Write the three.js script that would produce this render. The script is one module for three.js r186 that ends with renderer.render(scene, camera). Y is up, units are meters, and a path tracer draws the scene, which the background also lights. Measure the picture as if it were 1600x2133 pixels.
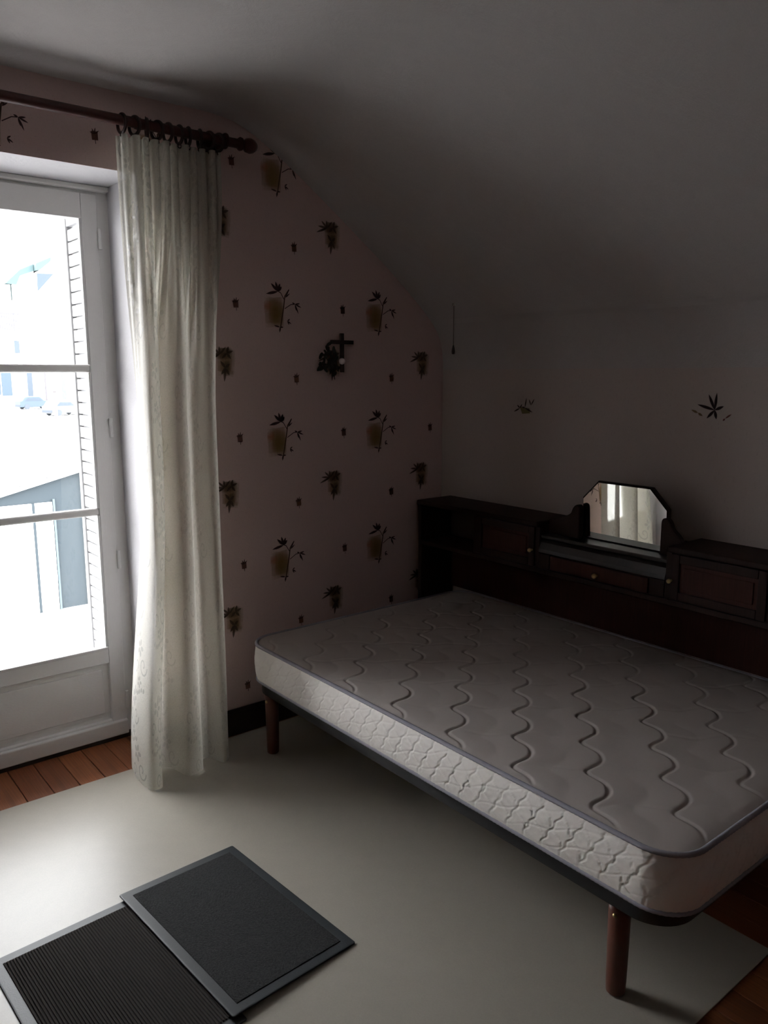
import * as THREE from 'three';
import { RoundedBoxGeometry } from 'three/addons/geometries/RoundedBoxGeometry.js';
import { mergeGeometries, mergeVertices, toCreasedNormals } from 'three/addons/utils/BufferGeometryUtils.js';
import { ImprovedNoise } from 'three/addons/math/ImprovedNoise.js';

// ------------------------------------------------------------------ camera, sky, exposure
const scene = new THREE.Scene();
const camera = new THREE.PerspectiveCamera(2 * Math.atan(1066.5 / 1640) * 180 / Math.PI, 1600 / 2133, 0.02, 600);
const YAW = THREE.MathUtils.degToRad(39.04), PITCH = THREE.MathUtils.degToRad(-9.97);
camera.position.set(0, 1.5, 0);
camera.lookAt(Math.sin(YAW) * Math.cos(PITCH), 1.5 + Math.sin(PITCH), -Math.cos(YAW) * Math.cos(PITCH));
scene.background = new THREE.Color().setRGB(0.955, 0.975, 1.0);      // overcast sky, the only light
scene.backgroundIntensity = 16.5;
const renderer = new THREE.WebGLRenderer({ antialias: true });
renderer.toneMapping = THREE.LinearToneMapping;
renderer.toneMappingExposure = 1.0;
renderer.shadowMap.enabled = true;

// ------------------------------------------------------------------ helpers
let seed = 20240611;
const rnd = () => { seed = (seed + 0x6D2B79F5) | 0; let t = Math.imul(seed ^ (seed >>> 15), 1 | seed); t = (t + Math.imul(t ^ (t >>> 7), 61 | t)) ^ t; return ((t ^ (t >>> 14)) >>> 0) / 4294967296; };
const rr = (a, b) => a + (b - a) * rnd();
const noise = new ImprovedNoise();
const lerp = (a, b, t) => a + (b - a) * t;
const smooth = (a, b, x) => { const t = Math.min(1, Math.max(0, (x - a) / (b - a))); return t * t * (3 - 2 * t); };
const used = {};
function numbered(name) { const n = used[name] = (used[name] ?? -1) + 1; return n ? `${name}_${String(n).padStart(3, '0')}` : name; }
function shade(o) { o.castShadow = true; o.receiveShadow = true; return o; }
function part(name, geo, mat, parent, [x, y, z] = [0, 0, 0]) {
  const m = shade(new THREE.Mesh(geo, mat)); m.name = parent === scene ? numbered(name) : name;
  m.position.set(x, y, z); parent.add(m); return m;
}
function thing(name, label, category, [x, y, z] = [0, 0, 0], turn = 0, group) {
  const g = new THREE.Group(); g.name = numbered(name); g.position.set(x, y, z); g.rotation.y = turn;
  g.userData = { label, category }; if (group) g.userData.group = group; scene.add(g); return g;
}
function structure(name, geo, mat, label) {
  const m = geo ? part(name, geo, mat, scene) : new THREE.Group();
  if (!geo) { m.name = numbered(name); scene.add(m); }
  m.userData = { kind: 'structure', label, category: name.split('_')[0] }; return m;
}
const box = (w, h, d, x = 0, y = 0, z = 0) => new THREE.BoxGeometry(w, h, d).translate(x, y, z);
const rbox = (w, h, d, r = 0.004, x = 0, y = 0, z = 0) => new RoundedBoxGeometry(w, h, d, 2, Math.min(r, w / 2.01, h / 2.01, d / 2.01)).translate(x, y, z);
const span = (x0, x1, y0, y1, z0, z1, r) => r ? rbox(x1 - x0, y1 - y0, z1 - z0, r, (x0 + x1) / 2, (y0 + y1) / 2, (z0 + z1) / 2) : box(x1 - x0, y1 - y0, z1 - z0, (x0 + x1) / 2, (y0 + y1) / 2, (z0 + z1) / 2);
const merge = (list) => mergeGeometries(list.map((g) => (g.index ? g.toNonIndexed() : g)));
const std = (rgb, roughness = 0.7, extra = {}) => new THREE.MeshPhysicalMaterial({ color: new THREE.Color().setRGB(...rgb), roughness, ...extra });
function poly(points, depth, opts = {}) {
  const s = new THREE.Shape(points.map((p) => new THREE.Vector2(...p)));
  return new THREE.ExtrudeGeometry(s, { depth, bevelEnabled: false, ...opts });
}
// uv in metres from the dominant axis of each face
function metreUV(geo, off = [0, 0]) {
  const g = geo.index ? geo.toNonIndexed() : geo, p = g.attributes.position, n = g.attributes.normal, uv = new Float32Array(p.count * 2);
  for (let i = 0; i < p.count; i++) {
    const ax = Math.abs(n.getX(i)), ay = Math.abs(n.getY(i)), az = Math.abs(n.getZ(i));
    let u, v;
    if (ay >= ax && ay >= az) { u = p.getX(i); v = p.getZ(i); } else if (ax >= az) { u = p.getZ(i); v = p.getY(i); } else { u = p.getX(i); v = p.getY(i); }
    uv[2 * i] = u + off[0]; uv[2 * i + 1] = v + off[1];
  }
  g.setAttribute('uv', new THREE.BufferAttribute(uv, 2)); return g;
}
function dataTex(w, h, fn, srgb = false) {
  const d = new Uint8Array(w * h * 4);
  for (let y = 0; y < h; y++) for (let x = 0; x < w; x++) {
    const c = fn(x / w, y / h, x, y), k = 4 * (y * w + x);
    d[k] = c[0] * 255; d[k + 1] = c[1] * 255; d[k + 2] = c[2] * 255; d[k + 3] = 255;
  }
  const t = new THREE.DataTexture(d, w, h); t.wrapS = t.wrapT = THREE.RepeatWrapping;
  t.magFilter = THREE.LinearFilter; t.minFilter = THREE.LinearFilter; if (srgb) t.colorSpace = THREE.SRGBColorSpace; t.needsUpdate = true; return t;
}
const tn = (u, v, f, s = 0) => { // tileable noise -1..1
  const a = u * Math.PI * 2, b = v * Math.PI * 2, R = f / 6.283;
  return noise.noise(Math.cos(a) * R + 7.3 + s, Math.sin(a) * R + Math.cos(b) * R + 3.1, Math.sin(b) * R + 1.7 + s);
};
const rep = (t, sx, sy) => { const c = t.clone(); c.repeat.set(1 / sx, 1 / sy); c.needsUpdate = true; return c; };
function canvasTex(w, h, draw, srgb = true) {
  const c = document.createElement('canvas'); c.width = w; c.height = h; draw(c.getContext('2d'), w, h);
  const t = new THREE.CanvasTexture(c); if (srgb) t.colorSpace = THREE.SRGBColorSpace; t.wrapS = t.wrapT = THREE.RepeatWrapping; return t;
}

// ------------------------------------------------------------------ shared textures and materials
const plaster = dataTex(256, 256, (u, v) => { const k = 0.5 + 0.25 * tn(u, v, 20) + 0.2 * tn(u, v, 60, 5); return [k, k, k]; });
const speckle = dataTex(256, 256, (u, v) => { const k = 0.93 + 0.025 * tn(u, v, 14, 2) + 0.06 * (rnd() - 0.5); return [k, k, k]; });
const grain = dataTex(512, 512, (u, v) => {
  const k = 0.72 + 0.2 * tn(u, v * 0.12, 60) + 0.14 * tn(u, v * 0.06, 200, 3) + 0.1 * tn(u, v, 8, 9);
  return [Math.min(1, k), Math.min(1, k), Math.min(1, k)];
});
const M = {};
M.white = std([0.80, 0.785, 0.765], 0.45, { bumpMap: rep(plaster, 0.4, 0.4), bumpScale: 0.0006 });
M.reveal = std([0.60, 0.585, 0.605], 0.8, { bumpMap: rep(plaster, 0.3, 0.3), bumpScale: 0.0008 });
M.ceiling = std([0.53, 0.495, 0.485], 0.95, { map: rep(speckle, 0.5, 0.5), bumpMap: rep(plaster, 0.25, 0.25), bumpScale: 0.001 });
M.plainPaper = std([0.22, 0.18, 0.17], 0.9, { map: rep(speckle, 0.5, 0.5) });
M.floorboards = [[0.31, 0.098, 0.032], [0.37, 0.12, 0.04], [0.26, 0.08, 0.028], [0.34, 0.115, 0.042]].map((c) => std(c, 0.5, { map: rep(grain, 0.25, 1.6), bumpMap: rep(grain, 0.25, 1.6), bumpScale: 0.0004 }));
M.subfloor = std([0.03, 0.025, 0.02], 0.95);
M.vinyl = std([0.43, 0.40, 0.34], 0.34, { map: rep(speckle, 0.6, 0.6), bumpMap: rep(plaster, 0.5, 0.5), bumpScale: 0.00012 });
M.glass = new THREE.MeshPhysicalMaterial({ color: 0xffffff, roughness: 0.0, transmission: 1, thickness: 0, ior: 1.5 });
M.brass = std([0.55, 0.42, 0.2], 0.3, { metalness: 1 });
M.iron = std([0.06, 0.055, 0.05], 0.5, { metalness: 0.6 });
M.darkWood = std([0.034, 0.0145, 0.0105], 0.55, { specularIntensity: 0.4, map: rep(grain, 0.3, 0.9), bumpMap: rep(grain, 0.3, 0.9), bumpScale: 0.0003 });
M.darkPanel = std([0.068, 0.021, 0.0135], 0.55, { specularIntensity: 0.4, map: rep(grain, 0.22, 0.7), bumpMap: rep(grain, 0.22, 0.7), bumpScale: 0.0003 });
M.nicheWood = std([0.03, 0.014, 0.01], 0.6, { map: rep(grain, 0.3, 0.9) });
M.baseWood = std([0.035, 0.02, 0.016], 0.55, { map: rep(grain, 0.9, 0.3) });
M.rodWood = std([0.075, 0.016, 0.012], 0.35, { map: rep(grain, 0.2, 0.2) });
M.ringWood = std([0.03, 0.012, 0.01], 0.4);
M.legWood = std([0.16, 0.045, 0.025], 0.42, { map: rep(grain, 0.1, 0.5) });
M.blackMetal = std([0.018, 0.018, 0.02], 0.4, { metalness: 0.3 });
M.mirror = std([0.86, 0.86, 0.82], 0.015, { metalness: 1 });

// ------------------------------------------------------------------ wallpaper print
const PX = 0.514, PY = 0.523;                                            // repeat of the print, metres
function leafStar(g, cx, cy, tips, w) {
  for (const [x, y] of tips) {
    const dx = x - cx, dy = y - cy, L = Math.hypot(dx, dy), nx = -dy / L * w, ny = dx / L * w, mx = cx + dx * 0.45, my = cy + dy * 0.45;
    g.beginPath(); g.moveTo(cx, cy); g.quadraticCurveTo(mx + nx, my + ny, x, y); g.quadraticCurveTo(mx - nx, my - ny, cx, cy); g.fill();
  }
}
function paperBase(g, w, h, rgb) {
  g.fillStyle = `rgb(${rgb})`; g.fillRect(0, 0, w, h);
  for (let i = 0; i < 9000; i++) { const k = rnd() < 0.5; g.fillStyle = k ? 'rgba(255,240,235,0.05)' : 'rgba(90,60,60,0.05)'; const s = rr(1, 5); g.fillRect(rnd() * w, rnd() * h, s, s * rr(0.5, 3)); }
}
const wallpaper = canvasTex(1024, 1042, (g, w, h) => {
  paperBase(g, w, h, '232,209,206');
  const mm = w / (PX * 1000);
  function at(ox, oy, fn) {                                               // print wraps over the edges of the repeat
    for (const a of [-1, 0, 1]) for (const b of [-1, 0, 1]) {
      g.save(); g.translate(ox * 1000 * mm + a * w, h - oy * 1000 * mm + b * h); g.scale(mm, -mm); fn(); g.restore();
    }
  }
  const wash = (pts, fill) => { g.fillStyle = fill; g.beginPath(); pts.forEach(([x, y], i) => (i ? g.lineTo(x, y) : g.moveTo(x, y))); g.closePath(); g.fill(); };
  const brush = (x0, y0, x1, y1, n, cols) => { // loose watercolour strokes
    for (let i = 0; i < n; i++) {
      const w2 = (x1 - x0) * rr(0.45, 0.85), h2 = (y1 - y0) * rr(0.35, 0.8), x = rr(x0, x1 - w2), y = rr(y0, y1 - h2), j = () => rr(-5, 5);
      wash([[x + j(), y + j()], [x + w2 / 2 + j(), y + j()], [x + w2 + j(), y + j()], [x + w2 + j(), y + h2 / 2], [x + w2 + j(), y + h2 + j()], [x + w2 / 3, y + h2 + j()], [x + j(), y + h2 + j()]], cols[i % cols.length]);
    }
  };
  const ink = 'rgba(52,28,30,0.92)';
  const stroke = (pts, lw, c = ink) => { g.strokeStyle = c; g.lineWidth = lw; g.beginPath(); pts.forEach(([x, y], i) => (i ? g.lineTo(x, y) : g.moveTo(x, y))); g.stroke(); };
  at(0.20, 0.26, () => {                                                  // bamboo on an ochre wash
    brush(-78, -88, 16, 34, 26, ['rgba(140,108,72,0.075)', 'rgba(120,100,56,0.075)', 'rgba(160,110,80,0.07)']);
    brush(-84, -30, -40, 18, 8, ['rgba(176,112,78,0.12)']);
    brush(-52, -86, 12, 26, 18, ['rgba(118,100,52,0.06)']);
    g.fillStyle = ink;
    leafStar(g, -12, 56, [[-23, 94], [-44, 86], [-68, 44], [6, 76], [-2, 88]], 11);
    stroke([[-6, -98], [14, 0], [20, 40], [40, 66]], 5, 'rgba(70,44,30,0.9)'); stroke([[16, 26], [0, 52], [-10, 56]], 3);
    leafStar(g, 22, 34, [[42, 70], [44, 52]], 5);
    stroke([[18, -10], [48, 8], [66, 10]], 3);
    leafStar(g, 68, 10, [[98, -2], [84, -28], [54, 16], [92, 14], [74, -16]], 6);
    leafStar(g, 30, -58, [[48, -70], [42, -50], [38, -74]], 5);
    leafStar(g, -6, -84, [[-34, -78], [-8, -106], [10, -84]], 6);
  });
  at(0.20 + 0.241, 0.26 - 0.222, () => {                                  // leafy sprig on a small wash
    brush(-20, -58, 56, 52, 22, ['rgba(146,104,72,0.08)', 'rgba(108,92,54,0.08)']);
    brush(-24, 6, 44, 54, 10, ['rgba(70,58,40,0.11)']);
    brush(2, -62, 36, 10, 8, ['rgba(66,60,38,0.13)']);
    g.fillStyle = 'rgba(58,44,34,0.7)';
    leafStar(g, -8, 26, [[-54, 30], [-62, 4], [-36, 52], [-10, 56], [18, 54], [-40, 12]], 9);
    leafStar(g, 22, 30, [[50, 40], [40, 8], [0, 10], [30, 56]], 10);
    leafStar(g, 14, -26, [[-4, -52], [30, -54], [8, -80], [34, -10], [-6, 0]], 11);
  });
  for (const [dx, dy, fill] of [[0.309, -0.002, 'rgba(92,56,44,0.9)'], [0.068, -0.291, 'rgba(104,66,40,0.9)']]) at(0.20 + dx, 0.26 + dy, () => {
    wash([[-11, 13], [11, 14], [12, -14], [-9, -15]], fill);
    g.fillStyle = 'rgba(60,34,28,0.9)'; leafStar(g, 0, 4, [[-8, 22], [4, 26], [16, 18], [-16, 10]], 4); stroke([[2, -14], [3, -26]], 2);
  });
});
wallpaper.repeat.set(1 / PX, 1 / PY);
wallpaper.offset.set((0.20 - 1.746) / PX, (0.26 - 1.247) / PY);
M.wallpaper = std([0.96, 0.935, 0.935], 0.9, { map: wallpaper, bumpMap: rep(plaster, 0.2, 0.2), bumpScale: 0.0004 });

// print on the knee wall: plain paper with two cut-off sprigs
const KW0 = -2.9, KWL = 4.9, kneePrint = canvasTex(2048, 1024, (g, w, h) => {
  paperBase(g, w, h, '200,190,185');
  const m = w / 2.0, m2 = h / 1.0;                                        // covers z -3..-1, y 0.7..1.7
  const place = (z, y, fn) => { g.save(); g.translate((z + 3) * m, h - (y - 0.7) * m2); g.scale(m / 1000, -m2 / 1000); fn(); g.restore(); };
  place(-2.295, 1.345, () => {
    g.fillStyle = 'rgba(100,92,44,0.75)'; g.beginPath(); g.moveTo(-30, 14); g.lineTo(26, 6); g.lineTo(30, -14); g.lineTo(-14, -18); g.fill();
    g.fillStyle = 'rgba(40,24,18,0.95)'; leafStar(g, -28, 6, [[-44, 20], [-16, 24], [-62, -10]], 6); leafStar(g, 0, 8, [[8, 52], [44, -10], [-16, 12]], 6); leafStar(g, 34, 20, [[22, 46], [52, 48]], 5);
  });
  place(-1.432, 1.378, () => {
    g.fillStyle = 'rgba(36,18,20,0.96)'; leafStar(g, 4, -4, [[-62, 14], [-22, 50], [8, 56], [36, 10], [-24, -34], [12, -36]], 10);
    g.fillStyle = 'rgba(96,70,30,0.7)'; leafStar(g, -58, -16, [[-84, -6], [-40, -26]], 8); g.fillStyle = 'rgba(96,40,36,0.85)'; leafStar(g, 44, -32, [[66, -16], [36, -40]], 6);
  });
});
kneePrint.wrapS = kneePrint.wrapT = THREE.ClampToEdgeWrapping;
M.kneePaper = std([0.90, 0.87, 0.86], 0.9, { map: kneePrint });

// ------------------------------------------------------------------ room shell
const WZ = -2.817, WOUT = -3.24, BX = 2.65, LX = -1.49, BACK = 2.0, OP0 = 0.26, OP1 = 1.165, OPH = 2.19;
{
  const outline = [[2.80, -0.25], [2.80, 1.66], [1.62, 2.53], [-0.46, 2.53], [-1.64, 1.66], [-1.64, -0.25], [OP0, -0.25], [OP0, OPH], [OP1, OPH], [OP1, -0.25]];
  const geo = metreUV(poly(outline, WZ - WOUT).translate(0, 0, WOUT));
  // front face (facing the room) carries the paper, the reveal is painted
  const nrm = geo.attributes.normal, tri = geo.attributes.position.count / 3; geo.clearGroups();
  const idx = [[], []];
  for (let t = 0; t < tri; t++) (nrm.getZ(3 * t) > 0.5 ? idx[0] : idx[1]).push(3 * t, 3 * t + 1, 3 * t + 2);
  geo.setIndex([...idx[0], ...idx[1]]); geo.addGroup(0, idx[0].length, 0); geo.addGroup(idx[0].length, idx[1].length, 1);
  structure('wall_left', geo, [M.wallpaper, M.reveal], 'gable wall with pinkish wallpaper printed with bamboo sprigs, around the glazed door');
}
{
  const geo = span(BX, BX + 0.15, -0.25, 1.52, WOUT, BACK + 0.15), g = metreUV(geo), p = g.attributes.position, uv = g.attributes.uv;
  for (let i = 0; i < p.count; i++) uv.setXY(i, (p.getZ(i) + 3) / 2.0, (p.getY(i) - 0.7) / 1.0);
  structure('wall_right', g, M.kneePaper, 'low knee wall behind the headboard, plain paper with two leaf sprigs');
  structure('wall_side', metreUV(span(LX - 0.15, LX, -0.25, 1.52, WOUT, BACK + 0.15)), M.plainPaper, 'low knee wall on the far side of the room');
  structure('wall_back', metreUV(span(LX - 0.15, BX + 0.15, -0.25, 2.53, BACK, BACK + 0.15)), M.plainPaper, 'plain wall behind the viewer');
}
{ // sloping ceiling with rounded bends
  const half = new THREE.CatmullRomCurve3([[2.65, 1.46], [2.65, 1.55], [2.638, 1.63], [2.605, 1.70], [2.54, 1.77], [2.34, 1.935], [2.126, 2.088], [1.883, 2.255], [1.73, 2.352], [1.64, 2.40], [1.56, 2.432], [1.46, 2.445], [1.3, 2.447], [0.58, 2.447]].map(([x, y]) => new THREE.Vector3(x, y, 0)), false, 'centripetal').getSpacedPoints(90).map((p) => [p.x, p.y]);
  const inner = [...half, ...half.slice(0, -1).reverse().map(([x, y]) => [1.16 - x, y])];
  const outer = [[LX - 0.15, 1.46], [LX - 0.15, 1.70], [-0.48, 2.62], [1.64, 2.62], [BX + 0.15, 1.70], [BX + 0.15, 1.46]];
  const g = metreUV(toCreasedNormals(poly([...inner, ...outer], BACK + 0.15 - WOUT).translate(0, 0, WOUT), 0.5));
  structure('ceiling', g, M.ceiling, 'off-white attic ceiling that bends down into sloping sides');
}
{ // floor: boards perpendicular to the window wall
  const floor = structure('floor', null, null, 'reddish brown floorboards, bare in front of the door and beyond the cream sheet');
  part('subfloor', span(LX - 0.1, BX + 0.1, -0.25, -0.026, WOUT, BACK + 0.1), M.subfloor, floor);
  const W = 0.0925, len = BACK + 0.02 + 3.14, variants = [0, 1, 2, 3].map((k) => metreUV(rbox(W - 0.0022, 0.022, len, 0.0025), [k * 0.37, k * 0.8]));
  for (let i = 0, x = 0.365 - 20 * W; x < BX + W; i++, x += W) {
    if (x < LX - W) continue;
    part('plank', variants[i % 4], M.floorboards[(i * 7 + (i >> 2)) % 4], floor, [x + W / 2, -0.0145 + rr(-0.0006, 0.0006), -3.14 + len / 2]);
  }
}
{
  const v = thing('vinyl_sheet', 'cream smooth vinyl sheet covering most of the floor under the bed and mats', 'floor covering', [0.24, 0, -1.795]);
  part('sheet', metreUV(rbox(3.44, 0.0035, 2.01, 0.0012)), M.vinyl, v, [0, -0.00175, 0]);
}
{
  const b = structure('baseboard_left', null, null, 'dark wooden baseboard on the papered wall between curtain and bed');
  part('board', metreUV(rbox(BX - OP1, 0.105, 0.014, 0.004, (BX + OP1) / 2, 0.0525, WZ + 0.007)), M.baseWood, b);
  part('bead', metreUV(rbox(BX - OP1, 0.014, 0.019, 0.006, (BX + OP1) / 2, 0.107, WZ + 0.0095)), M.baseWood, b);
}

// ------------------------------------------------------------------ glazed door in the reveal
{
  const FZ = -3.105;                                                        // inner face of the fixed frame
  const d = structure('door_1', null, null, 'white glazed door with horizontal bars and a solid lower panel');
  part('door_frame', merge([span(OP1 - 0.045, OP1, 0, OPH, FZ - 0.05, FZ), span(OP0, OP0 + 0.045, 0, OPH, FZ - 0.05, FZ), span(OP0 + 0.045, OP1 - 0.045, 2.155, OPH, FZ - 0.05, FZ), rbox(OP1 - OP0, 0.02, 0.03, 0.006, (OP0 + OP1) / 2, 2.180, FZ + 0.01)]), M.white, d);
  part('threshold', metreUV(rbox(OP1 - OP0, 0.022, 0.07, 0.004, (OP0 + OP1) / 2, 0.006, FZ - 0.015)), M.baseWood, d);
  const LZ = -3.115, T = 0.042;
  {
    const side = 1, hinge = 1.120, X = (a) => hinge - a, w = 0.813;
    const sp = (a0, a1, y0, y1, z0, z1, r) => span(Math.min(X(a0), X(a1)), Math.max(X(a0), X(a1)), y0, y1, z0, z1, r);
    const z0 = LZ - T / 2, z1 = LZ + T / 2;
    const leaf = part('door_leaf', merge([
      sp(0, 0.060, 0.012, 2.160, z0, z1, 0.003), sp(w - 0.060, w, 0.012, 2.160, z0, z1, 0.003),
      sp(0.06, w - 0.06, 2.068, 2.160, z0, z1, 0.003), sp(0.06, w - 0.06, 0.332, 0.392, z0, z1, 0.003), sp(0.06, w - 0.06, 0.012, 0.085, z0, z1, 0.003)]), M.white, d);
    for (const y of [0.960, 1.519]) part('glazing_bar', rbox(w - 0.118, 0.030, 0.034, 0.009, (X(0.06) + X(w - 0.06)) / 2, y, LZ), M.white, leaf);
    for (const [a, b] of [[0.392, 0.946], [0.974, 1.504], [1.534, 2.068]]) part('pane', sp(0.058, w - 0.058, a, b, LZ - 0.008, LZ - 0.004), M.glass, leaf);
    for (const [a, b] of [[0.392, 0.946], [0.974, 1.504], [1.534, 2.068]]) part('glazing_bead', merge([
      sp(0.0595, 0.069, a, b, LZ - 0.003, z1 - 0.003, 0.002), sp(w - 0.069, w - 0.0595, a, b, LZ - 0.003, z1 - 0.003, 0.002)]), M.white, leaf);
    part('sill_bead', sp(0.06, w - 0.06, 0.392, 0.402, LZ - 0.003, z1 + 0.004, 0.003), M.white, leaf);
    part('lower_panel', merge([sp(0.055, w - 0.055, 0.07, 0.345, LZ - 0.008, LZ + 0.004), sp(0.085, w - 0.085, 0.115, 0.305, LZ, LZ + 0.009, 0.006)]), M.white, leaf);
    part('kick_board', rbox(w, 0.062, 0.022, 0.006, X(w / 2), 0.046, z1 + 0.006), M.white, leaf);
    if (side > 0) for (const y of [2.0, 1.29, 0.76, 0.16]) part('hinge', new THREE.CylinderGeometry(0.007, 0.007, 0.075, 12).translate(hinge + 0.003, y, z1 + 0.006), M.white, leaf);
  }
}
{ // folding louvred shutter parked against the outer reveal
  const s = thing('folding_shutter', 'narrow white louvred shutter folded back outside the glazed door', 'shutter', [1.125, 0.02, -3.352]);
  const paint = std([0.42, 0.42, 0.43], 0.5); M.shutter = paint;
  const edge = std([0.24, 0.24, 0.245], 0.7);
  for (const z of [-0.095, 0.095]) part('stile', rbox(0.034, 2.13, 0.030, 0.003, 0, 1.065, z), edge, s);
  for (const y of [0.03, 2.10]) part('rail', rbox(0.028, 0.06, 0.158, 0.003, 0, y, 0), paint, s);
  part('backing', box(0.006, 2.0, 0.158, 0.008, 1.065, 0), paint, s);
  const sl = rbox(0.014, 0.0445, 0.158, 0.004);
  for (let y = 0.085; y < 2.06; y += 0.05) part('slat', sl, paint, s, [-0.004, y, 0]);
}

// ------------------------------------------------------------------ curtain rod, curtain and rings
{
  const rod = thing('curtain_rod', 'dark reddish wooden curtain rod with turned finial above the door', 'curtain rod', [0.40, 2.322, -2.70]);
  const lathe = (pts, seg = 24) => new THREE.LatheGeometry(pts.map(([r, y]) => new THREE.Vector2(r, y)), seg);
  part('pole', new THREE.CylinderGeometry(0.0165, 0.0165, 2.22, 24, 1).rotateZ(Math.PI / 2), M.rodWood, rod);
  const fin = lathe([[0.0001, 0.085], [0.014, 0.081], [0.024, 0.068], [0.027, 0.055], [0.024, 0.040], [0.014, 0.030], [0.012, 0.026], [0.022, 0.022], [0.024, 0.014], [0.018, 0.006], [0.0001, 0.006]]);
  part('finial', fin.clone().rotateZ(-Math.PI / 2), M.rodWood, rod, [1.10, 0, 0]);
  part('finial', fin.clone().rotateZ(Math.PI / 2), M.rodWood, rod, [-1.10, 0, 0]);
  const br = () => merge([new THREE.CylinderGeometry(0.03, 0.034, 0.016, 20).rotateX(Math.PI / 2).translate(0, -0.004, -0.110), new THREE.CylinderGeometry(0.010, 0.012, 0.10, 14).rotateX(Math.PI / 2).translate(0, -0.012, -0.062), new THREE.TorusGeometry(0.0215, 0.006, 10, 24).rotateY(Math.PI / 2)]);
  part('bracket', br(), M.rodWood, rod, [1.055, 0, 0]); part('bracket', br(), M.rodWood, rod, [-1.055, 0, 0]);
}
{
  const c = thing('curtain', 'cream lace curtain gathered to one side, hanging from the dark rod to the floor', 'curtain', [1.22, 0, -2.69]);
  const lace = canvasTex(1536, 820, (g, w, h) => {                         // green channel = how closed the weave is; 1.5 m x 0.8 m
    g.fillStyle = 'rgb(218,218,218)'; g.fillRect(0, 0, w, h);
    for (let i = 0; i < 60000; i++) { g.fillStyle = rnd() < 0.6 ? 'rgba(150,150,150,0.35)' : 'rgba(255,255,255,0.5)'; g.fillRect(rnd() * w, rnd() * h, 2, 3); }
    const hole = 'rgba(120,120,120,0.7)';
    const flower = (x, y, r) => { g.fillStyle = hole; for (let k = 0; k < 5; k++) { const a = k * 1.2566; g.beginPath(); g.ellipse(x + Math.cos(a) * r, y + Math.sin(a) * r, r * 0.62, r * 0.42, a, 0, 7); g.fill(); } };
    const scroll = (x, y, s, f) => { g.strokeStyle = hole; g.lineWidth = 7; g.beginPath(); for (let k = 0; k <= 40; k++) { const a = k * 0.19 * f, r = s * (1 - k / 46); const X = x + Math.cos(a) * r, Y = y + Math.sin(a) * r * 1.2; k ? g.lineTo(X, Y) : g.moveTo(X, Y); } g.stroke(); };
    for (let j = 0; j < 4; j++) for (let i = 0; i < 6; i++) {              // strong scrolls along the leading edge, faint ones elsewhere
      const x = 70 + i * 250 + (j % 2) * 60, y = 90 + j * 205; g.globalAlpha = i === 0 ? 1 : i === 1 ? 0.8 : 0.45;
      flower(x, y, 22); scroll(x + 40, y + 60, 34, 1); scroll(x - 40, y + 84, 28, -1); flower(x + 6, y + 130, 15);
      g.fillStyle = hole; for (let k = 0; k < 6; k++) { g.beginPath(); g.ellipse(x - 50 + k * 20, y + 165 + 12 * Math.sin(k), 7, 11, 0.5, 0, 7); g.fill(); }
    }
    g.globalAlpha = 1;
  }, false);
  lace.repeat.set(1 / 1.5, 1 / 0.8);
  const cloth = std([0.65, 0.625, 0.555], 0.95, { transmission: 0.46, thickness: 0, alphaMap: lace, transparent: true, side: THREE.DoubleSide });
  const V = (a) => new THREE.CatmullRomCurve3(a.map(([x, z]) => new THREE.Vector3(x, 0, z)), false, 'centripetal');
  const low = V([[1.020, -2.800], [1.004, -2.700], [1.016, -2.590], [1.050, -2.588], [1.080, -2.71], [1.130, -2.715], [1.166, -2.600], [1.222, -2.606], [1.250, -2.68], [1.288, -2.690], [1.318, -2.612], [1.350, -2.640], [1.360, -2.71]]);
  const mid = V([[1.107, -2.778], [1.092, -2.70], [1.086, -2.606], [1.122, -2.604], [1.136, -2.705], [1.158, -2.715], [1.178, -2.600], [1.222, -2.612], [1.255, -2.675], [1.285, -2.665], [1.315, -2.622], [1.350, -2.642], [1.372, -2.70]]);
  const high = (u) => { const k = 10.5; return [lerp(1.066, 1.432, u) + 0.006 * Math.sin(2 * Math.PI * k * 2 * u), -2.702 - 0.026 * Math.cos(2 * Math.PI * k * u) - 0.008 * Math.sin(2 * Math.PI * 4.3 * u) - 0.01 * u]; };
  const NU = 300, NV = 140, Y1 = 2.278, pos = [], uv = [], ix = [];
  const a = new THREE.Vector3(), b = new THREE.Vector3();
  for (let j = 0; j <= NV; j++) {
    const y0 = lerp(0.004, Y1, Math.pow(j / NV, 0.9));
    for (let i = 0; i <= NU; i++) {
      const u = i / NU; low.getPoint(u, a); mid.getPoint(u, b);
      const tl = smooth(0.0, 1.15, y0), [hx, hz] = high(u), th = smooth(1.35, 2.16, y0), gather = Math.pow(th, 1.4);
      let x = lerp(lerp(a.x, b.x, tl), hx, th), z = lerp(lerp(a.z, b.z, tl), hz, gather);
      z += 0.006 * noise.noise(u * 16, y0 * 1.4, 2.2) * (1 - gather); x += 0.004 * noise.noise(u * 10, y0 * 1.1, 8.2);
      const hem = 0.010 * Math.max(0, noise.noise(u * 7, 0.3, 5)) * (1 - smooth(0, 0.2, y0));
      pos.push(x - 1.22, y0 + hem, z + 2.69); uv.push(u * 1.5, y0);
    }
  }
  for (let j = 0; j < NV; j++) for (let i = 0; i < NU; i++) { const p = j * (NU + 1) + i; ix.push(p, p + 1, p + NU + 1, p + 1, p + NU + 2, p + NU + 1); }
  const g = new THREE.BufferGeometry(); g.setAttribute('position', new THREE.Float32BufferAttribute(pos, 3)); g.setAttribute('uv', new THREE.Float32BufferAttribute(uv, 2)); g.setIndex(ix); g.computeVertexNormals();
  part('fabric', g, cloth, c);
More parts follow.
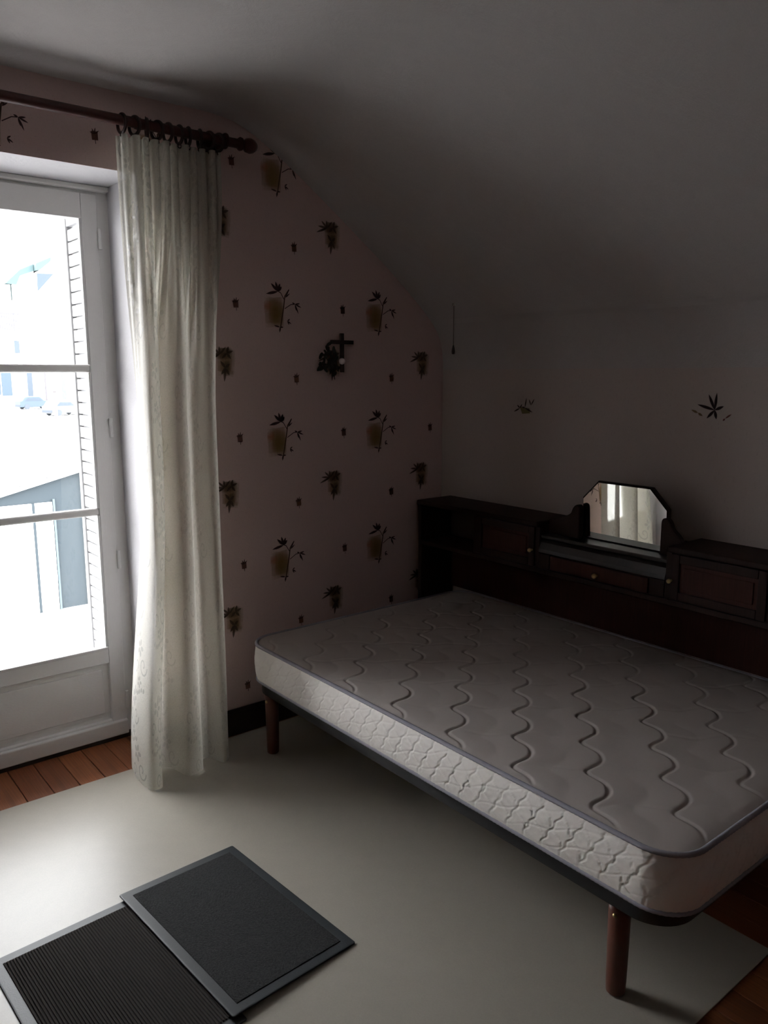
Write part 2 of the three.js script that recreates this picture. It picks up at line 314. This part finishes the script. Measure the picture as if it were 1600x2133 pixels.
  const ring = new THREE.TorusGeometry(0.0285, 0.0055, 12, 32).rotateY(Math.PI / 2);
  const eye = new THREE.TorusGeometry(0.0065, 0.002, 8, 16);
  for (let k = 0; k < 10; k++) {
    const x = lerp(1.080, 1.428, k / 9) + rr(-0.006, 0.006), r = part('curtain_ring', ring, M.ringWood, c, [x - 1.22, 2.3115, -0.010]); r.rotation.y = rr(-0.35, 0.35);
    part('ring_eye', eye, M.ringWood, r, [0, -0.036, 0]);
  }
}

// ------------------------------------------------------------------ bed frame
function roundRect(x0, x1, z0, z1, r) {
  const s = new THREE.Shape(); s.moveTo(x0 + r, z0); s.lineTo(x1 - r, z0); s.absarc(x1 - r, z0 + r, r, -Math.PI / 2, 0); s.lineTo(x1, z1 - r); s.absarc(x1 - r, z1 - r, r, 0, Math.PI / 2);
  s.lineTo(x0 + r, z1); s.absarc(x0 + r, z1 - r, r, Math.PI / 2, Math.PI); s.lineTo(x0, z0 + r); s.absarc(x0 + r, z0 + r, r, Math.PI, Math.PI * 1.5); return s;
}
const BED = { x0: 1.462, x1: 2.648, z0: -2.672, z1: -0.800 };
{
  const cx = 2.055, cz = -1.727, f = thing('bed_frame', 'low black metal bed base on stubby reddish wooden legs', 'bed frame', [cx, 0, cz]);
  const s = roundRect(1.478 - cx, 2.635 - cx, -2.655 - cz, -0.818 - cz, 0.10); s.holes.push(roundRect(1.512 - cx, 2.600 - cx, -2.62 - cz, -0.853 - cz, 0.07));
  part('rim', toCreasedNormals(new THREE.ExtrudeGeometry(s, { depth: 0.040, bevelEnabled: true, bevelSize: 0.003, bevelThickness: 0.003, bevelSegments: 2, curveSegments: 16 }).rotateX(Math.PI / 2).translate(0, 0.300, 0), 0.6), M.blackMetal, f);
  for (const z of [-0.45, 0.45]) part('cross_bar', rbox(1.10, 0.035, 0.03, 0.004), M.blackMetal, f, [0, 0.272, z]);
  const slat = rbox(1.10, 0.010, 0.060, 0.003); M.slat = std([0.32, 0.22, 0.12], 0.6);
  for (let k = 0; k < 13; k++) part('slat', slat, M.slat, f, [0, 0.295, -0.83 + k * 1.66 / 12]);
  const lg = new THREE.LatheGeometry([[0.0001, 0], [0.020, 0], [0.0235, 0.004], [0.0245, 0.03], [0.027, 0.22], [0.027, 0.246], [0.0001, 0.247]].map(([r, y]) => new THREE.Vector2(r, y)), 28);
  for (const [x, z] of [[1.514, -2.575], [1.520, -0.968], [2.575, -2.575], [2.575, -0.90]]) { const l = part('leg', lg, M.legWood, f, [x - cx, 0, z - cz]); part('bolt_cap', new THREE.SphereGeometry(0.006, 12, 8), M.brass, l, [-0.026, 0.222, 0.004]); }
}
// ------------------------------------------------------------------ mattress
{
  const cx = 2.055, cz = -1.727, hw = (BED.x1 - BED.x0) / 2, hl = (BED.z1 - BED.z0) / 2, R = 0.10, Y0 = 0.308, Y1 = 0.457;
  const m = thing('mattress', 'off-white quilted mattress with grey piping on the low bed frame', 'mattress', [cx, 0, cz]);
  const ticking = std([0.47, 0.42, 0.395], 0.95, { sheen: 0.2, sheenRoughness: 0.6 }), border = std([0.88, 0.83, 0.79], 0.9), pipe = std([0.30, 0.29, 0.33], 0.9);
  // outline by arc length
  const out = roundRect(-hw, hw, -hl, hl, R).getSpacedPoints(1500);
  const per = out.length - 1;
  const outN = out.map((p, i) => { const a = out[(i - 1 + per) % per], b = out[(i + 1) % per]; const d = new THREE.Vector2().subVectors(b, a).normalize(); return new THREE.Vector2(d.y, -d.x); });
  // quilted top: grid cut to the outline
  const inside = (x, z) => { const ax = Math.abs(x) - (hw - R), az = Math.abs(z) - (hl - R); return R - (ax > 0 && az > 0 ? Math.hypot(ax, az) : Math.max(ax, az)); };
  const groove = (d, w) => Math.exp(-(d * d) / (w * w));
  const wrap = (v, p) => v - p * Math.round(v / p);
  const quilt = (X, Z) => {
    const s = (X - 0.88 * Z) / 1.332, ph = 2 * Math.PI * (s - 1.993) / 0.172;
    const d1 = (0.88 * (X - 1.507) + (Z + 1.30)) / 1.332 - 0.019 + 0.024 * Math.cos(ph + 0.35 * Math.sin(ph));
    const t = (X + 0.88 * Z) / 1.332, ph2 = 2 * Math.PI * (t + 0.05) / 0.191;
    const d2 = (-0.88 * (X - 1.56) + (Z + 1.26)) / 1.332 + 0.012 * Math.cos(ph2);
    const a = wrap(d1, 0.191), b = wrap(d2, 0.191);
    const puff = (1 - Math.pow(Math.abs(a) / 0.0955, 2.2));
    return 0.0022 * puff - 0.0043 * groove(a, 0.0055) - 0.0014 * groove(b, 0.006) + 0.0012 * noise.noise(X * 9, Z * 9, 1.1);
  };
  const st = 0.0046, nx = Math.ceil(2 * hw / st), nz = Math.ceil(2 * hl / st), pos = [], ix = [];
  for (let j = 0; j <= nz; j++) for (let i = 0; i <= nx; i++) {
    let x = -hw + 2 * hw * i / nx, z = -hl + 2 * hl * j / nz; const d = inside(x, z);
    if (d < 0.004) { // pull the rim on to the rounded outline
      const ax = Math.max(0, Math.abs(x) - (hw - R)), az = Math.max(0, Math.abs(z) - (hl - R));
      if (ax > 0 && az > 0) { const k = Math.min(1, (R - 0.004) / Math.hypot(ax, az)); x = Math.sign(x) * (hw - R + ax * k); z = Math.sign(z) * (hl - R + az * k); }
      else { x = Math.max(-hw + 0.004, Math.min(hw - 0.004, x)); z = Math.max(-hl + 0.004, Math.min(hl - 0.004, z)); }
    }
    const e = Math.max(0, Math.min(1, d / 0.07)), dome = 0.006 * (1 - Math.pow(1 - e, 2.2));
    pos.push(x, Y1 + dome + quilt(x + cx, z + cz) * smooth(0.002, 0.03, d), z);
  }
  for (let j = 0; j < nz; j++) for (let i = 0; i < nx; i++) { const p = j * (nx + 1) + i; ix.push(p, p + nx + 1, p + 1, p + 1, p + nx + 1, p + nx + 2); }
  const top = new THREE.BufferGeometry(); top.setAttribute('position', new THREE.Float32BufferAttribute(pos, 3)); top.setIndex(ix); top.computeVertexNormals();
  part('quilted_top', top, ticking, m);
  // stitched side border
  const NV = 44, p2 = [], i2 = [];
  for (let j = 0; j <= NV; j++) for (let i = 0; i <= per; i++) {
    const v = j / NV, k = i % per, s = i / per * 6.06, y = lerp(Y0, Y1, v), bulge = 0.011 * Math.pow(Math.sin(Math.PI * v), 0.7);
    const h = (v - 0.5) * 0.15, step = 0.0035 * Math.sin(h * 2 * Math.PI / 0.036);
    const a = wrap(s + h * 0.62 + step, 0.060), b = wrap(s - h * 0.75 + 0.012 - 0.005 * Math.sin(h * 2 * Math.PI / 0.048 + s * 3), 0.060), c = wrap(s * 0.55 + h * 1.5 + 0.006 * Math.sin(s * 40), 0.072);
    const fade = Math.pow(Math.sin(Math.PI * Math.min(1, Math.max(0, v))), 0.35);
    const rel = -0.0020 * groove(a, 0.0022) - 0.0020 * groove(b, 0.0022) - 0.0011 * groove(c, 0.0024) + 0.0008 * noise.noise(s * 60, h * 60, 3.3);
    const o = bulge + rel * fade;
    p2.push(out[k].x + outN[k].x * o, y, out[k].y + outN[k].y * o);
  }
  for (let j = 0; j < NV; j++) for (let i = 0; i < per; i++) { const p = j * (per + 1) + i; i2.push(p, p + per + 1, p + 1, p + 1, p + per + 1, p + per + 2); }
  const side = new THREE.BufferGeometry(); side.setAttribute('position', new THREE.Float32BufferAttribute(p2, 3)); side.setIndex(i2); side.computeVertexNormals();
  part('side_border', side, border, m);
  const capS = roundRect(-hw, hw, -hl, hl, R);
  part('underside', new THREE.ShapeGeometry(capS, 16).rotateX(Math.PI / 2).translate(0, Y0 + 0.001, 0), border, m);
  // ribbed piping along both edges
  for (const [y, r] of [[Y1, 0.0075], [Y0 + 0.004, 0.007]]) {
    const p3 = [], i3 = [], nu = 900, nv = 10;
    for (let i = 0; i <= nu; i++) { const f = (i % nu) / nu * per, k = Math.floor(f), k2 = (k + 1) % per, t = f - k, ox = lerp(out[k].x, out[k2].x, t), oz = lerp(out[k].y, out[k2].y, t), n = outN[k], q = r * (0.92 + 0.10 * (i % 2)); for (let j = 0; j < nv; j++) { const a = j / nv * 2 * Math.PI; p3.push(ox + n.x * (q * Math.cos(a) + 0.001), y + q * Math.sin(a) * 0.9, oz + n.y * (q * Math.cos(a) + 0.001)); } }
    for (let i = 0; i < nu; i++) for (let j = 0; j < nv; j++) { const A = i * nv + j, B = i * nv + (j + 1) % nv, C = A + nv, D = B + nv; i3.push(A, B, C, B, D, C); }
    const g = new THREE.BufferGeometry(); g.setAttribute('position', new THREE.Float32BufferAttribute(p3, 3)); g.setIndex(i3); g.computeVertexNormals(); part('piping', g, pipe, m);
  }
}

// ------------------------------------------------------------------ headboard cabinet along the knee wall
{
  const Z0 = -2.745, Z1 = -0.70, FX = 2.435, WXB = 2.648, cz = (Z0 + Z1) / 2;                   // front plane, back plane
  const h = thing('headboard_cabinet', 'dark brown wooden headboard cabinet with niches, doors, drawer and small mirror', 'headboard', [BX - 0.1, 0, cz]);
  const ox = BX - 0.1, W = (name, g, mat = M.darkWood, par = h) => part(name, metreUV(g.translate(-ox, 0, -cz)), mat, par);
  const D = [-2.372, -2.025, -1.440, -1.085];                                                    // niche | door | recess | door | niche
  const T = 0.022;
  for (const z of [Z0, Z1 - T]) W('side_panel', span(FX, WXB, 0.003, 0.895, z, z + T, 0.003));
  W('back_panel', span(WXB - 0.012, WXB - 0.001, 0.47, 0.895, Z0 + T, Z1 - T), M.darkPanel);
  W('bottom_board', span(FX, WXB - 0.012, 0.705, 0.725, Z0 + T, Z1 - T, 0.003));
  W('top_board', span(FX - 0.008, WXB, 0.893, 0.915, Z0 - 0.005, D[1] + 0.004, 0.006)); W('top_board', span(FX - 0.008, WXB, 0.893, 0.915, D[2] - 0.004, Z1 + 0.005, 0.006));
  for (const z of D) W('divider', span(FX + 0.004, WXB - 0.012, 0.725, 0.893, z - T / 2, z + T / 2, 0.002));
  for (const [a, b] of [[Z0 + T, D[0] - T / 2], [D[3] + T / 2, Z1 - T]]) W('niche_back', span(WXB - 0.02, WXB - 0.012, 0.725, 0.893, a, b), M.nicheWood);
  for (const [a, b, kz] of [[D[0] + 0.012, D[1] - 0.012, -2.046], [D[2] + 0.012, D[3] - 0.012, -1.424]]) {   // framed doors
    const y0 = 0.728, y1 = 0.890, x0 = FX - 0.002, x1 = FX + 0.018, s = 0.030;
    const d = W('door', merge([span(x0, x1, y0, y1, a, a + s, 0.003), span(x0, x1, y0, y1, b - s, b, 0.003), span(x0, x1, y0, y0 + s, a + s, b - s, 0.003), span(x0, x1, y1 - s, y1, a + s, b - s, 0.003)]));
    W('door_panel', merge([span(x0 + 0.008, x1 - 0.004, y0 + s, y1 - s, a + s, b - s), span(x0 + 0.004, x0 + 0.010, y0 + s + 0.014, y1 - s - 0.014, a + s + 0.014, b - s - 0.014, 0.003)]), M.darkPanel, d);
    W('knob', merge([new THREE.SphereGeometry(0.0085, 16, 12).translate(FX - 0.018, 0.796, kz), new THREE.CylinderGeometry(0.004, 0.005, 0.014, 10).rotateZ(Math.PI / 2).translate(FX - 0.007, 0.796, kz)]), M.brass, d);
  }
  // low middle part: shelf over a drawer
  const ledge = poly([[FX, 0.792], [FX + 0.05, 0.792], [FX + 0.05, 0.846], [FX + 0.026, 0.846], [FX + 0.012, 0.832], [FX + 0.002, 0.806]], D[2] - D[1] - T).translate(0, 0, D[1] + T / 2);
  W('shelf', merge([span(FX + 0.012, WXB - 0.012, 0.847, 0.862, D[1] + T / 2, D[2] - T / 2, 0.005), ledge]), std([0.02, 0.012, 0.0095], 0.42, { map: rep(grain, 0.3, 0.9)}));
  const dr = W('drawer', rbox(0.020, 0.058, 0.440, 0.004, FX + 0.008, 0.757, -1.735), M.darkPanel);
  W('knob', merge([new THREE.SphereGeometry(0.010, 16, 12).translate(FX - 0.018, 0.752, -1.730), new THREE.CylinderGeometry(0.004, 0.006, 0.014, 10).rotateZ(Math.PI / 2).translate(FX - 0.007, 0.752, -1.730)]), M.brass, dr);
  for (const [a, b] of [[D[1] + T / 2, -1.958], [-1.512, D[2] - T / 2]]) W('drawer_stile', span(FX, FX + 0.018, 0.727, 0.790, a, b, 0.003));
  // curved brackets that hold the mirror
  const MX = 2.535, MZ = -1.694;
  for (const s of [-1, 1]) {
    const sh = new THREE.Shape(); sh.moveTo(0.178, 0.862); sh.lineTo(0.178, 0.975); sh.quadraticCurveTo(0.178, 0.993, 0.192, 0.991); sh.quadraticCurveTo(0.206, 0.985, 0.212, 0.962); sh.bezierCurveTo(0.222, 0.945, 0.236, 0.943, s > 0 ? 0.254 : 0.318, 0.918); sh.lineTo(s > 0 ? 0.254 : 0.318, 0.862); sh.closePath();
    const g = new THREE.ExtrudeGeometry(sh, { depth: 0.022, bevelEnabled: true, bevelSize: 0.003, bevelThickness: 0.003, bevelSegments: 2 });
    g.rotateY(s > 0 ? -Math.PI / 2 : Math.PI / 2); // shape x -> +z or -z
    W('scroll_bracket', g.translate(s > 0 ? MX - 0.006 : MX - 0.034, 0, MZ));
  }
  const oct = (e) => { const s = new THREE.Shape(), w = 0.184 + e, b = -e, t = 0.223 + e, k = 0.070; s.moveTo(-w, b); s.lineTo(w, b); s.lineTo(w, t - k); s.lineTo(w - k, t); s.lineTo(-w + k, t); s.lineTo(-w, t - k); s.closePath(); return s; };
  const mg = new THREE.Group(); mg.name = 'mirror'; mg.position.set(MX - ox, 0.866, MZ - cz); mg.rotation.order = 'YXZ'; mg.rotation.y = -Math.PI / 2 - 0.02; mg.rotation.x = 0.04; h.add(mg);
  part('mirror_backing', new THREE.ExtrudeGeometry(oct(0.003), { depth: 0.012, bevelEnabled: true, bevelSize: 0.002, bevelThickness: 0.002, bevelSegments: 2 }).translate(0, 0, -0.016), M.darkWood, mg);
  part('mirror_glass', new THREE.ExtrudeGeometry(oct(-0.001), { depth: 0.003, bevelEnabled: false }), M.mirror, mg);
}

// ------------------------------------------------------------------ doormats
function mat(name, label, [x, y, z], turn, w, l, bw, tilt = 0) {
  const t = thing(name, label, 'doormat', [x, y, z], turn); t.rotation.z = tilt;
  const rubber = std([0.024, 0.030, 0.034], 0.46, { bumpMap: rep(plaster, 0.08, 0.08), bumpScale: 0.0004 });
  const s = roundRect(-w / 2, w / 2, -l / 2, l / 2, 0.006);
  part('rubber_border', new THREE.ExtrudeGeometry(s, { depth: 0.002, bevelEnabled: true, bevelSize: 0.004, bevelThickness: 0.0015, bevelOffset: -0.004, bevelSegments: 2 }).rotateX(Math.PI / 2).translate(0, 0.0036, 0), rubber, t);
  return t;
}
{
  const a = mat('doormat', 'smooth charcoal pile doormat with rubber rim, lying over the corner of a ribbed one', [0.9075, 0.0064, -1.787], Math.atan2(-0.074, 0.997) * -1, 0.382, 0.602, 0.03, -0.030);
  const pile = dataTex(256, 256, (u, v) => { const k = 0.55 + 0.3 * tn(u, v, 90, 4) + 0.45 * (rnd() - 0.5); return [k, k, k].map((q) => Math.max(0, Math.min(1, q))); });
  const carpet = std([0.034, 0.035, 0.037], 1, { map: rep(pile, 0.4, 0.4), bumpMap: rep(pile, 0.4, 0.4), bumpScale: 0.003 });
  part('pile', metreUV(rbox(0.325, 0.005, 0.545, 0.002, 0, 0.0045, 0)), carpet, a);
}
{
  const b = mat('doormat', 'brown-black ribbed doormat with grey rubber rim, partly under a smooth one', [0.554, 0, -1.748], 0.055, 0.40, 0.60, 0.03);
  const base = std([0.02, 0.018, 0.016], 1), fib = std([0.034, 0.028, 0.023], 1);
  part('backing', rbox(0.345, 0.003, 0.545, 0.001, 0, 0.0038, 0), base, b);
  const ribs = []; for (let k = 0; k < 46; k++) ribs.push(rbox(0.0045, 0.0045, 0.54, 0.0018, -0.169 + k * 0.338 / 45, 0.0062, 0));
  const r = part('ribs', merge(ribs), fib, b); r.userData.kind = 'stuff';
}

// ------------------------------------------------------------------ wall cross with a dried sprig, pull cord
{
  const c = thing('wall_cross', 'small dark wooden cross with a pale round stud near its foot, on the wallpaper', 'cross', [2.042, 1.60, WZ]);
  const w = std([0.035, 0.018, 0.014], 0.5);
  part('upright', rbox(0.017, 0.165, 0.012, 0.002, 0, -0.012, 0.011), w, c);
  part('crossbar', rbox(0.118, 0.017, 0.012, 0.002, 0, 0.033, 0.012), w, c);
  part('stud', new THREE.SphereGeometry(0.0135, 20, 14).translate(-0.014, -0.048, 0.030), std([0.85, 0.74, 0.74], 0.4), c);
}
{
  const s = thing('dried_sprig', 'dark dried leafy sprig tucked behind the small wall cross', 'dried plant', [2.018, 1.53, WZ + 0.014]);
  const leafM = std([0.028, 0.032, 0.02], 0.8), stemM = std([0.05, 0.035, 0.02], 0.8);
  const stem = (x, y) => new THREE.TubeGeometry(new THREE.QuadraticBezierCurve3(new THREE.Vector3(-0.018, -0.055, 0), new THREE.Vector3(-0.03, 0, 0.008), new THREE.Vector3(x, y, 0.008)), 12, 0.0016, 6);
  const tips = [[-0.085, 0.055], [-0.055, 0.085], [-0.105, 0.01], [-0.03, 0.07]];
  for (const [x, y] of tips) part('stem', stem(x, y), stemM, s);
  const leaf = new THREE.SphereGeometry(1, 10, 6).scale(0.016, 0.007, 0.0018);
  for (let k = 0; k < 46; k++) {
    const [tx, ty] = tips[k % 4], t = rr(0.25, 1), l = part('leaf', leaf, leafM, s, [Math.min(-0.012, lerp(-0.022, tx, t) + rr(-0.02, 0.02)), lerp(-0.03, ty, t) + rr(-0.02, 0.016), rr(0.004, 0.012)]);
    l.rotation.set(rr(-0.5, 0.5), rr(-0.5, 0.5), rr(0, 6.28));
  }
}
{
  const p = thing('pull_cord', 'thin dark pull cord with a pear-shaped end hanging from the sloping ceiling', 'pull cord', [2.50, 1.805, -2.592]);
  part('cord', new THREE.CylinderGeometry(0.0013, 0.0013, 0.2, 8).translate(0, -0.10, 0), std([0.10, 0.07, 0.06], 0.8), p);
  part('pull_knob', new THREE.LatheGeometry([[0.0001, -0.022], [0.006, -0.020], [0.0078, -0.010], [0.006, 0.004], [0.003, 0.016], [0.0001, 0.020]].map(([r, y]) => new THREE.Vector2(r, y)), 16).translate(0, -0.198, 0), std([0.03, 0.02, 0.018], 0.5), p);
  part('ceiling_rose', new THREE.CylinderGeometry(0.007, 0.009, 0.012, 14), std([0.4, 0.37, 0.34], 0.6), p, [0, -0.004, 0]);
}

// ------------------------------------------------------------------ outside: yard, shed, street, houses
const GY = -2.7;
{
  structure('ground', metreUV(span(-120, 160, GY - 0.4, GY, -220, 40)), std([0.36, 0.36, 0.355], 0.9, { map: rep(speckle, 6, 6) }), 'pale paved yard and street far below the window');
}
structure('roof_overhang', metreUV(span(-2.4, 3.4, 2.46, 2.62, -4.3, -3.24)), std([0.30, 0.26, 0.22], 0.9), 'deep boarded roof overhang sheltering the door outside');
const render1 = std([0.74, 0.74, 0.73], 0.9), slate = std([0.048, 0.080, 0.084], 0.75), glassDark = std([0.028, 0.042, 0.06], 0.3);
{
  const z = -14.38, s = thing('shed', 'grey-blue shed with white double door and a pale tiled sloping roof', 'shed', [3.6, GY, z]);
  const wallM = std([0.026, 0.036, 0.043], 0.9, { map: rep(speckle, 1.5, 1.5) }), X = (x) => x - 3.6, Y = (y) => y - GY;
  const eave = (x) => -0.233 - (4.605 - x) * 0.245;
  part('wall', metreUV(poly([[X(0.4), 0], [X(4.60), 0], [X(4.60), Y(eave(4.60))], [X(0.4), Y(eave(0.4))]], 6).translate(0, 0, -6)), wallM, s);
  part('roof', poly([[X(0.2), Y(eave(0.2)) + 0.005], [X(4.66), Y(eave(4.66)) + 0.005], [X(4.66), Y(eave(4.66)) + 0.05], [X(0.2), Y(eave(0.2)) + 0.05]], 6.2).translate(0, 0, -6.1), render1, s);
  const tiles = []; for (let r = 0; r < 20; r++) for (let q = 0; q < 13; q++) { const x = 0.35 + r * 0.225, zz = -5.9 + q * 0.47; tiles.push(box(0.235, 0.018, 0.455).rotateZ(0.2402 + 0.05).translate(X(x), Y(eave(x)) + 0.072, zz)); }
  const tl = part('roof_tiles', merge(tiles), std([0.58, 0.585, 0.585], 0.85), s); tl.userData.kind = 'stuff';
  for (const [a, b] of [[1.9, 3.742], [3.79, 4.085]]) { const d = part('door', rbox(b - a, 1.97, 0.05, 0.01, X((a + b) / 2), 0.985, 0.03), std([0.80, 0.81, 0.80], 0.6), s); if (a > 3) part('door_handle', rbox(0.03, 0.16, 0.05, 0.008, X(4.06), 0.62, 0.075), std([0.7, 0.7, 0.7], 0.4), d); }
  part('door_post', box(0.05, 1.97, 0.03, X(3.766), 0.985, 0.03), wallM, s);
  part('door_trim', box(0.035, 2.02, 0.06, X(4.115), 1.01, 0.02), std([0.065, 0.085, 0.095], 0.7), s);
  part('corner_post', box(0.12, 2.47, 0.12, X(4.665), 1.235, 0.0), render1, s);
}
function car(label, [x, z], turn, L, paint) {
  const t = thing('car', label, 'car', [x, GY, z], turn), H = 1.45, W = 1.7;
  const prof = [[-L / 2, 0.3], [L / 2, 0.3], [L / 2, 0.72], [L / 2 - 0.25, 0.86], [L * 0.22, 0.95], [L * 0.10, H - 0.06], [L * 0.02, H], [-L * 0.26, H], [-L * 0.36, H - 0.08], [-L * 0.44, 0.98], [-L / 2, 0.9]];
  part('body', poly(prof, W - 0.1, { bevelEnabled: true, bevelSize: 0.05, bevelThickness: 0.05, bevelSegments: 2 }).translate(0, 0, -W / 2 + 0.05), paint, t);
  for (const s of [-1, 1]) part('window', poly([[L * 0.17, 0.98], [L * 0.07, H - 0.12], [-L * 0.27, H - 0.10], [-L * 0.37, 0.99]], 0.02).translate(0, 0, s > 0 ? W / 2 - 0.005 : -W / 2 - 0.015), glassDark, t);
  const wheel = new THREE.CylinderGeometry(0.31, 0.31, 0.2, 20).rotateX(Math.PI / 2);
  for (const a of [-L * 0.31, L * 0.31]) for (const s of [-1, 1]) part('wheel', wheel, std([0.05, 0.06, 0.075], 0.7), t, [a, 0.31, s * (W / 2 - 0.06)]);
  for (const s of [-1, 1]) part('bumper', rbox(0.12, 0.26, W - 0.1, 0.04, s * (L / 2 + 0.02), 0.46, 0), std([0.03, 0.04, 0.055], 0.6), t);
}
car('blue-grey car parked across the street by the dark doorway', [27.6, -101], 0.12, 3.9, std([0.036, 0.056, 0.076], 0.5));
car('pale car with dark bumpers parked just behind the thin street post', [25.75, -84], 0.35, 3.8, std([0.09, 0.10, 0.11], 0.5));
{
  const p = thing('street_post', 'thin pale post standing on the street in front of the parked cars', 'post', [22.9, GY, -77]);
  part('shaft', new THREE.CylinderGeometry(0.13, 0.16, 2.6, 16).translate(0, 1.3, 0), std([0.08, 0.073, 0.075], 0.7), p); part('cap', new THREE.SphereGeometry(0.17, 16, 10), std([0.08, 0.073, 0.075], 0.7), p, [0, 2.6, 0]);
}
{
  const z = -110, A = thing('town_house', 'distant white house with balcony railing, shop front and steep slate roof', 'house', [26, GY, z]), X = (x) => x - 26, Y = (y) => y - GY;
  part('wall', merge([span(X(17), X(28.2), 0, Y(12.6), -9, 0), poly([[X(28.45), 0], [X(31.1), 0], [X(31.1), Y(14.65)], [X(29.4), Y(13.95)], [X(28.9), Y(12.95)], [X(28.45), Y(12.65)]], 9).translate(0, 0, -8.8), span(X(28.2), X(28.45), 0, Y(10.7), -9, -0.3)]), render1, A);
  part('recess', span(X(28.15), X(28.5), Y(10.7), Y(12.7), -8, -0.5), slate, A);
  part('roof', poly([[X(27.6), Y(12.7)], [X(29.44), Y(14.5)], [X(31.1), Y(15.3)], [X(31.1), Y(14.45)], [X(29.4), Y(13.75)], [X(28.9), Y(12.62)]], 8.5).translate(0, 0, -8.2), slate, A);
  part('window', span(X(28.1), X(28.7), Y(4.1), Y(5.65), 0, 0.26), glassDark, A); part('window', span(X(25.9), X(26.2), Y(10.6), Y(12.2), -0.1, 0.06), glassDark, A);
  part('shop_front', merge([span(X(24), X(26.1), Y(-1.2), Y(1.6), -0.1, 0.1), span(X(26.25), X(27.45), Y(-1.3), Y(1.6), -0.1, 0.1)]), std([0.028, 0.048, 0.068], 0.5), A);
  part('door', span(X(29.3), X(29.95), Y(-2.3), Y(1.6), 0, 0.3), glassDark, A);
  const bars = []; for (let k = 0; k < 12; k++) bars.push(box(0.09, 2.0, 0.09, X(25.6 + k * 0.275), Y(7.9), 0.9)); bars.push(box(3.4, 0.14, 0.14, X(27.1), Y(8.95), 0.9));
  part('balcony', box(3.5, 0.25, 1.0, X(27.1), Y(6.75), 0.5), render1, A); part('balcony_railing', merge(bars), std([0.06, 0.06, 0.068], 0.6), A);
}
{
  const z = -109, B = thing('town_house', 'distant white gabled house with a blue-grey roof wedge beside its taller neighbour', 'house', [35, GY, z]), X = (x) => x - 35, Y = (y) => y - GY;
  part('wall', poly([[X(31.15), 0], [X(44), 0], [X(44), Y(13)], [X(38), Y(16.6)], [X(33.02), Y(15.78)], [X(31.6), Y(14.56)], [X(31.15), Y(14.2)]], 9).translate(0, 0, -9), render1, B);
  part('roof', poly([[X(31.15), Y(15.3)], [X(33.1), Y(16.25)], [X(33.0), Y(15.75)], [X(31.6), Y(14.55)], [X(31.15), Y(14.45)]], 8).translate(0, 0, -7.7), slate, B);
  part('roof_wedge', poly([[X(31.25), Y(14.1)], [X(33.3), Y(14.2)], [X(31.2), Y(11.9)]], 0.3).translate(0, 0, -0.1), std([0.035, 0.050, 0.078], 0.7), B);
  part('window', span(X(35.0), X(35.8), Y(13.95), Y(15.25), -0.1, 0.08), glassDark, B); part('window', span(X(35.05), X(35.8), Y(12.9), Y(13.5), -0.1, 0.08), glassDark, B);
  part('shutter_panel', span(X(33.4), X(33.9), Y(-1.8), Y(1.7), -0.1, 0.1), std([0.065, 0.085, 0.09], 0.6), B);
  part('drainpipe', new THREE.CylinderGeometry(0.12, 0.12, 4.6, 10).translate(X(31.3), Y(0.2), 0.2), std([0.07, 0.065, 0.07], 0.6), B);
}
renderer.render(scene, camera);
